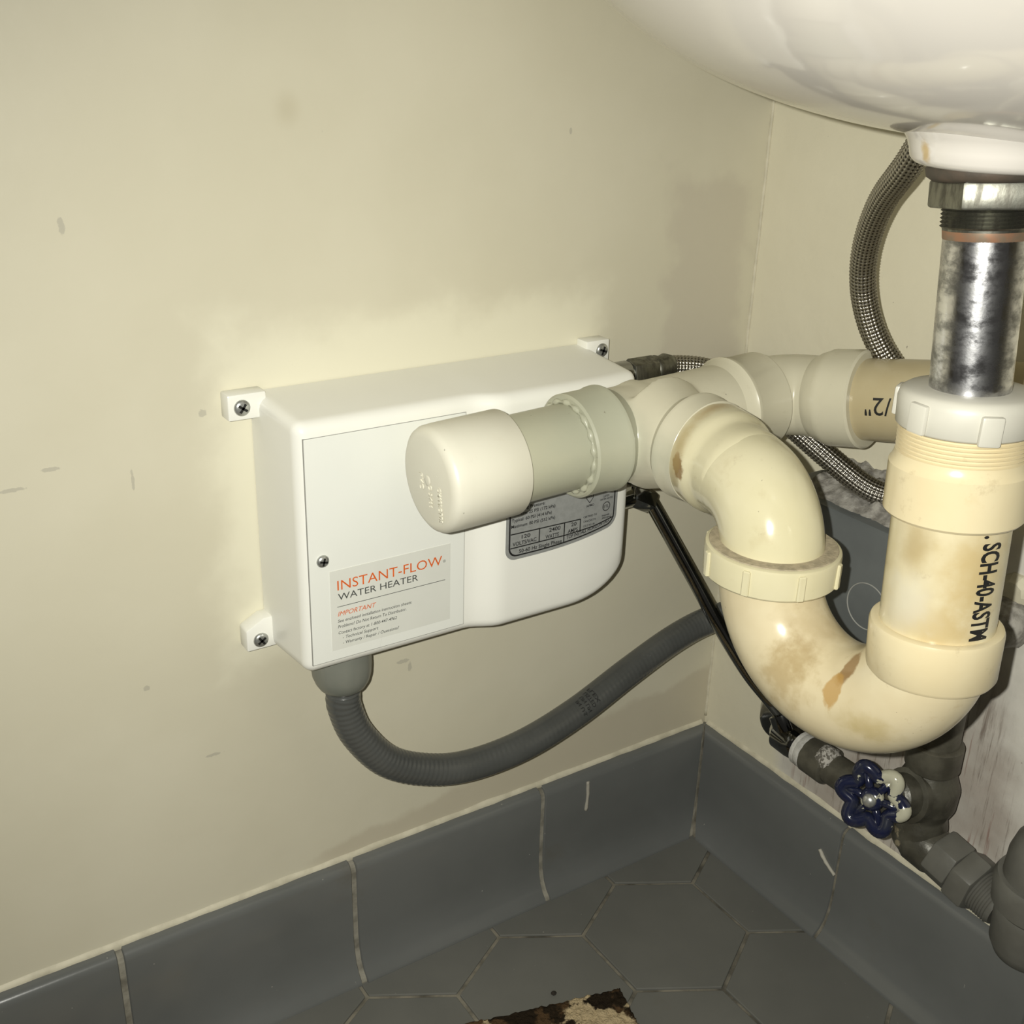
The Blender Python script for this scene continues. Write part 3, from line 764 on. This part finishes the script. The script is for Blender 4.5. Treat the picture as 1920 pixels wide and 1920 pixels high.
# ------------------------------------------------------------------ drain tailpiece
dr = thing('drain_tailpiece', 'worn chrome drain tailpiece with locknut hanging from the sink', 'drain')
def dpt(s): return DT+dd*s
link('rubber_gasket', lathe(dpt(.0074), DB, [(0, .0238), (.0015, .0246), (.0045, .0240), (.0062, .0215), (.0062, .016)], 56), M['rubber'], dr, 50)
link('locknut', hexnut(dpt(.0130), DB, .0105, .0228, 6, .35, 0, .0012), M['bronze'], dr, 30)
link('threaded_collar', lathe(dpt(.0225), DB, [(0, .0168)]+[(.0004+.00075*k, .0175-(.0010 if k % 2 else 0)) for k in range(12)]+[(.0100, .0163)], 56), M['bronze'], dr, 40)
link('copper_ring', lathe(dpt(.0320), DB, [(0, .0164), (.0030, .0161), (.0036, .0158)], 56), M['rust_ring'], dr, 50)
tl = link('tube', lathe(dpt(.0345), DB, [(0, .0159), (.068, .0159)], 72), M['chrome_w'], dr, 40)

# ------------------------------------------------------------------ braided hose: faucet to heater outlet
hs = thing('braided_hose', 'braided steel hose looping down from the sink behind the drain pipes', 'hose')
hp = [(-.108, -.222, .605), (-.100, -.1954, .5609), (-.0810, -.1655, .5370), (-.0655, -.1460, .5095), (-.053, -.1378, .4821), (-.043, -.1411, .4569), (-.0335, -.1490, .4390), (-.0190, -.1660, .4150), (-.0140, -.1800, .3880), (-.0180, -.1730, .3600), (-.0300, -.1535, .3552), (-.0400, -.1328, .3669), (-.0520, -.1126, .3820), (-.0590, -.0880, .3960), (-.0640, -.0640, .4070), (-.0740, -.0430, .4130), (-.0900, -.0325, .4145), (-.100, -.030, .4145)]
def even(pts, step):
    out = [pts[0]]; acc = 0.
    for a, b in zip(pts, pts[1:]):
        L = (b-a).length; d = step-acc
        while d <= L: out.append(a.lerp(b, d/L)); d += step
        acc = L-(d-step)
    return out
def smoothed(pts, k):
    for _ in range(k): pts = [pts[0]]+[(pts[i-1]+pts[i]*2+pts[i+1])/4 for i in range(1, len(pts)-1)]+[pts[-1]]
    return pts
hq = even(smoothed(even(spline(hp, 14), .004), 12), .0006)
def braid_r(sv_, t):
    a = 10*t; b = sv_*2*PI/.0046
    h = math.sin(a+b)*math.sin(a-b)
    return .00710+.00055*h
link('braided_jacket', sweep(hq, braid_r, 80), M['braid'], hs, 180)
link('hose_nut', hexnut((-.132, -.030, .4145), (0, -.030, .4145), .020, .0095, 6, .3, 0, .0008), M['bronze'], hs, 30)
link('crimp_ferrule', lathe((-.114, -.030, .4145), (0, -.030, .4145), [(0, .0075), (.004, .0090), (.008, .0080), (.012, .0092), (.016, .0080), (.018, .0072)], 28), M['bronze'], hs, 180)

# ------------------------------------------------------------------ dark supply tube: valve to heater inlet
sp_ = thing('supply_tube', 'thin dark chrome supply tube running from heater inlet down to the valve', 'tube')
tp_ = spline([(-.1075, -.030, .3245), (-.1019, -.0303, .3169), (-.0780, -.0507, .2653), (-.0660, -.0664, .2346), (-.0500, -.0842, .2001), (-.0380, -.0992, .1793), (-.0300, -.1060, .1660), (-.0300, -.1100, .1600)], 14)
link('tube', sweep(tp_, .0050, 24), M['chrome_d'], sp_, 180)
link('compression_nut', hexnut((-.1270, -.030, .333), (-.1050, -.030, .3215), .0235, .0088, 6, .2, 0, .0008), M['chrome_d'], sp_, 30)
link('end_nut', lathe((-.0302, -.1030, .1690), (-.0300, -.1120, .1570), [(0, .0060), (.001, .0088), (.012, .0092), (.0155, .0080)], 28), M['chrome_d'], sp_, 40)

# ------------------------------------------------------------------ shut-off valve and its fittings
sv = thing('shutoff_valve', 'old brass shut-off valve with chipped blue wheel handle low on the wall', 'valve')
VZ, VX = .1530, -.0300
def vy(y, z=VZ, x=VX): return Vector((x, y, z))
link('wall_escutcheon', lathe((0, -.0800, .1420), (-.03, -.0800, .1420), [(0, .0205), (.003, .0205), (.007, .0165), (.012, .0120), (.0125, .009)], 40), M['chrome_d'], sv, 50)
link('angle_fitting', join(lathe((-.004, -.0880, .1450), (VX, -.1080, .1535), [(0, .0095), (.028, .0105), (.036, .0090)], 28), lathe(vy(-.1030), vy(-1), [(0, .0060), (.002, .0112), (.014, .0118), (.022, .0110), (.024, .0095)], 28)), M['chrome_d'], sv, 40)
link('seal_tape', lathe(vy(-.1245), vy(-1), [(0, .0106), (.001, .0126), (.004, .0123), (.0045, .0128), (.008, .0127), (.009, .0112)], 32), M['tape'], sv, 50)
link('pipe_coupling', lumpy(lathe(vy(-.1330), vy(-1), [(0, .0110), (.001, .0133), (.0185, .0136), (.0195, .0126), (.0200, .0105)], 36), .0004, 200), M['pewter'], sv, 40)
link('mineral_crust', lumpy(lathe(vy(-.1440, VZ+.0062, VX-.002), vy(-1, VZ+.0062, VX-.002), [(0, .0060), (.003, .0088), (.010, .0088), (.013, .0065)], 28), .0014, 420), M['crust'], sv, 180)
link('nipple', lathe(vy(-.1500), vy(-1), [(0, .0112), (.066, .0114)], 32), M['pewter'], sv, 40)
# body: a cast tee with an upright and a bonnet facing the room
BC = Vector((-.0300, -.2265, .1790))
HC = Vector((-.0770, -.2220, .1905)); HD = (HC-BC).normalized(); WN = Vector((-.90, -.30, .30)).normalized()
def vbody():
    m1 = lathe(BC+Vector((0, 0, -.040)), BC+Vector((0, 0, 1)), [(0, .0135), (.004, .0165), (.018, .0165), (.026, .0150), (.034, .0185), (.048, .0190), (.056, .0160), (.062, .0140)], 40)
    m2 = lathe(BC-HD*.004, BC+HD, [(0, .0175), (.012, .0175), (.020, .0160)], 36)
    o = bpy.data.objects.new('tmp', lumpy(join(m1, m2), .0010, 130)); COL.objects.link(o)
    r = o.modifiers.new('r', 'REMESH'); r.mode = 'VOXEL'; r.voxel_size = .0009
    s = o.modifiers.new('s', 'SMOOTH'); s.iterations = 8; s.factor = .5
    me = bpy.data.meshes.new_from_object(o.evaluated_get(bpy.context.evaluated_depsgraph_get())); bpy.data.objects.remove(o); return me
link('valve_body', vbody(), M['brass_spl'], sv, 180)
link('riser_collar', lathe(BC+Vector((0, 0, .020)), BC+Vector((0, 0, 1)), [(0, .0150), (.002, .0166), (.018, .0166), (.019, .0150)], 40), M['pewter'], sv, 40)
link('riser_pipe', lathe(BC+Vector((0, 0, .034)), BC+Vector((0, 0, 1)), [(0, .0135), (.060, .0135)], 36), M['pewter'], sv, 40)
link('bonnet', lathe(BC+HD*.014, BC+HD, [(0, .0150), (.001, .0172), (.005, .0172), (.006, .0140), (.016, .0132), (.018, .0105), (.026, .0095), (.027, .0040)], 40), M['brass_spl'], sv, 40)
link('lower_elbow', lumpy(lathe(BC+Vector((-.004, .008, -.030)), BC+Vector((.002, -.030, -.040)), [(0, .0040), (.003, .0120), (.010, .0150), (.024, .0152), (.030, .0130)], 36), .0008, 130), M['brass_spl'], sv, 180)
link('stem', lathe(BC+HD*.030, BC+HD, [(0, .0042), (.020, .0042)], 20), M['pewter'], sv, 40)
hx_, hy_, hz_ = frame(WN)
def hpt(r, a, h=0.): return HC+(hx_*math.cos(a)+hy_*math.sin(a))*r+WN*h
rimpts = [hpt(.0165+.0032*math.cos(6*a), a, .0008*math.cos(6*a)) for a in [2*PI*i/120 for i in range(120)]]
wh = link('wheel_handle', sweep(rimpts, .0043, 14, True), M['handle'], sv, 180); wh['label'] = 'chipped dark blue wheel handle'
link('handle_hub', lathe(HC-WN*.005, HC+WN, [(0, .0060), (.006, .0075), (.009, .0068), (.011, .0045)], 28), M['handle'], wh, 50)
link('handle_screw', lathe(HC+WN*.0055, HC+WN, [(0, .0042), (.002, .0042), (.0035, .0032), (.0042, .0012)], 20), M['screw'], wh, 60)
for k in range(6):
    a = 2*PI*k/6
    link('spoke', sweep([hpt(.004, a, .001), hpt(.010, a, -.0005), hpt(.0185, a, .0004)], lambda s, t: .0026, 10), M['handle'], wh, 180)
# ------------------------------------------------------------------ grey painted union and capped pipe at the right
gp = thing('capped_pipe', 'grey painted union and capped pipe fitting beside the skirting tiles', 'pipe fitting')
N1 = Vector((-.032, -.2440, .1470)); ND = Vector((.0, -.97, -.18)).normalized()
link('union_nut', hexnut(N1, N1+ND, .0175, .0175, 6, .15, 0, .0016), M['greypaint'], gp, 30)
link('union_body', hexnut(N1+ND*.0175, N1+ND, .0150, .0190, 6, .45, 0, .0020), M['greypaint'], gp, 30)
link('thread', lathe(N1+ND*.032, N1+ND, [(0, .0130)]+[(.0006+.0009*k, .0138-(.0008 if k % 2 else 0)) for k in range(16)]+[(.016, .0125)], 36), M['greypaint'], gp, 40)
GX, GY = -.036, -.3130
link('cap_body', lathe((GX, GY, .1180), (GX, GY, 1), [(0, .0030), (.0015, .0115), (.006, .0182), (.013, .0215), (.030, .0222), (.046, .0225)], 44), M['greypaint'], gp, 180)
link('flange', lathe((GX, GY, .1560), (GX, GY, 1), [(0, .0225), (.003, .0255), (.018, .0266), (.0215, .0250), (.022, .02)], 44), M['greypaint'], gp, 40)
link('domed_plug', lathe((GX, GY, .1740), (GX, GY, 1), [(0, .0215), (.003, .0224), (.018, .0218), (.028, .0192), (.035, .0142), (.038, .0070), (.0385, .0001)], 44), M['greypaint'], gp, 50)
# old stub poking out of broken plaster
ps = thing('pipe_stub', 'rough grey pipe stub sticking out of broken plaster behind the riser', 'pipe fitting')
link('stub_end', lumpy(lathe((.0, -.2395, .3000), (-.02, -.2400, .3000), [(-.004, .0150), (.006, .0150), (.014, .0140), (.020, .0115), (.0215, .006)], 32), .0022, 150), M['rubble'], ps, 180)
link('broken_plaster', lumpy(lathe((.002, -.2380, .3180), (-.02, -.2380, .3180), [(0, .0125), (.004, .0115), (.007, .0075)], 10), .0016, 90), M['caulk'], ps, 20)

# ------------------------------------------------------------------ conduit and junction box
fc = thing('flexible_conduit', 'grey flexible conduit curving from under the heater to the junction box', 'conduit')
cp = [(-.3345, -.028, .2440), (-.3340, -.028, .2330), (-.3265, -.029, .2110), (-.3075, -.031, .1855), (-.2799, -.033, .1700), (-.2487, -.035, .1630), (-.2083, -.038, .1665), (-.1611, -.0340, .1748), (-.1100, -.0280, .1893), (-.0675, -.0240, .2007), (-.0360, -.0250, .2080), (-.0200, -.0420, .2200), (-.0200, -.0660, .2360), (-.0220, -.0860, .2470)]
cpath = spline(cp, 30)
cj = link('jacket', sweep(cpath, lambda s, t: .01045+(.00012 if s < .11 else .00003)*math.sin(s*2*PI/.0036+t), 32), M['conduit'], fc, 180)
link('connector_nut', lathe((-.3352, -.028, .2790), (-.3345, -.028, .2440), [(0, .0175), (.0105, .0178), (.0160, .0179), (.0220, .0174), (.0265, .0162), (.0300, .0142), (.0322, .0116), (.0325, .0104)], 48, lambda s, t, r: r*(1+.018*(1 if math.sin(8*t) > .55 else 0)*(1 if .004 < s < .024 else 0))), M['conn'], fc, 50)
# print across the jacket
i0 = min(range(len(cpath)), key=lambda i: (cpath[i]-Vector((-.1611, -.034, .1748))).length)
ct = (cpath[i0+2]-cpath[i0-2]).normalized(); cv = (CAM-cpath[i0]); cv -= ct*cv.dot(ct); cv.normalize(); cw = ct.cross(cv)
def cmap(s0, a0):
    def f(u, v, h):
        a = a0+u/.0106; p = cpath[i0]+ct*(s0-v)
        return p+(cv*math.cos(a)+cw*math.sin(a))*.0110
    return f
for k, tx in enumerate(('FLEX', 'LISTED', 'UN LIN', 'IN U.S.')):
    text('jacket_print', tx, M['black'], cj, cmap(.0155-.0046*k, -.85+.1*k), .0125, .0030, offset=.005, sub=3)
jb = thing('junction_box', 'grey plastic junction box on the right wall behind the trap', 'junction box')
BX, BY0, BY1, BZ0, BZ1 = -.050, -.084, -.192, .232, .3445
bxo = link('box_body', box((BX, BY1, BZ0), (.0, BY0, BZ1), .003, 2), M['box'], jb, 40)
kn = [(BX-.0001, -.1745+.0150*math.cos(a), .2925+.0150*math.sin(a)) for a in [2*PI*i/48 for i in range(48)]]
link('knockout_ring', sweep(kn, .00045, 6, True), M['seam'], bxo, 180)
def rub():
    vs_, fs = [], []; nx, ny = 26, 50
    for i in range(nx+1):
        for j in range(ny+1):
            x = -.046+.046*i/nx; y = BY0-.012+(BY1-BY0+.010)*j/ny
            e = min(1, i/6, (ny-j)/5, j/5)
            h = BZ1-.001+e*(.004+.011*(i/nx)**1.2+.004*mnoise.noise(Vector((x*130, y*130, 1)))+.002*mnoise.noise(Vector((x*420, y*420, 5))))
            vs_.append((x, y, h))
    for i in range(nx):
        for j in range(ny): a = i*(ny+1)+j; fs.append((a, a+1, a+ny+2, a+ny+1))
    me = mesh('rub', vs_, fs); bm = bmesh.new(); bm.from_mesh(me); return from_bm('rub', bm)
link('crumbled_plaster', rub(), M['rubble'], jb, 180)

# ------------------------------------------------------------------ floor mat and a crumb
fm = thing('floor_mat', 'brown and beige tufted floor mat with dark binding, its corner on the tiles', 'floor mat')
C0 = Vector((-.1705, -.1185, 0)); U = Vector((-.9635, .2675, 0)); V = Vector((-.2675, -.9635, 0))
def mat_pile():
    vs_, fs = [], []; nu, nv = 190, 150; LU, LV = .48, .40
    for i in range(nu+1):
        for j in range(nv+1):
            u = .006+(LU-.012)*(i/nu)**1.3; v = .006+(LV-.012)*(j/nv)**1.3; p = C0+U*u+V*v
            h = .0062+.0022*mnoise.noise(Vector((p.x*300, p.y*300, 0)))+.0012*random.random()
            if i in (0, nu) or j in (0, nv): h = .0008
            vs_.append((p.x, p.y, h))
    for i in range(nu):
        for j in range(nv): a = i*(nv+1)+j; fs.append((a, a+1, a+nv+2, a+nv+1))
    me = mesh('pile', vs_, fs); bm = bmesh.new(); bm.from_mesh(me); return from_bm('pile', bm)
link('tufted_pile', mat_pile(), M['rug'], fm, 180)
ring = []
for a, b in (((0, 0), (.48, 0)), ((.48, 0), (.48, .40)), ((.48, .40), (0, .40)), ((0, .40), (0, 0))):
    for k in range(120):
        t = k/120; u = a[0]+(b[0]-a[0])*t; v = a[1]+(b[1]-a[1])*t
        u = min(max(u, .0045), .4755); v = min(max(v, .0045), .3955); p = C0+U*u+V*v; ring.append((p.x, p.y, .0040))
link('binding', lumpy(sweep(ring, lambda s, t: .0046+.0004*math.sin(s*1700), 10, True), .0006, 300), M['bind'], fm, 180)
cb = link('crumb', lumpy(lathe((-.2165, -.0985, .0), (-.2165, -.0985, 1), [(0, .0014), (.001, .0021), (.0022, .0015), (.0027, .0004)], 9), .0007, 500), M['crumb'])
tag(cb, 'tiny dark crumb on the floor tiles near the mat edge', 'debris')
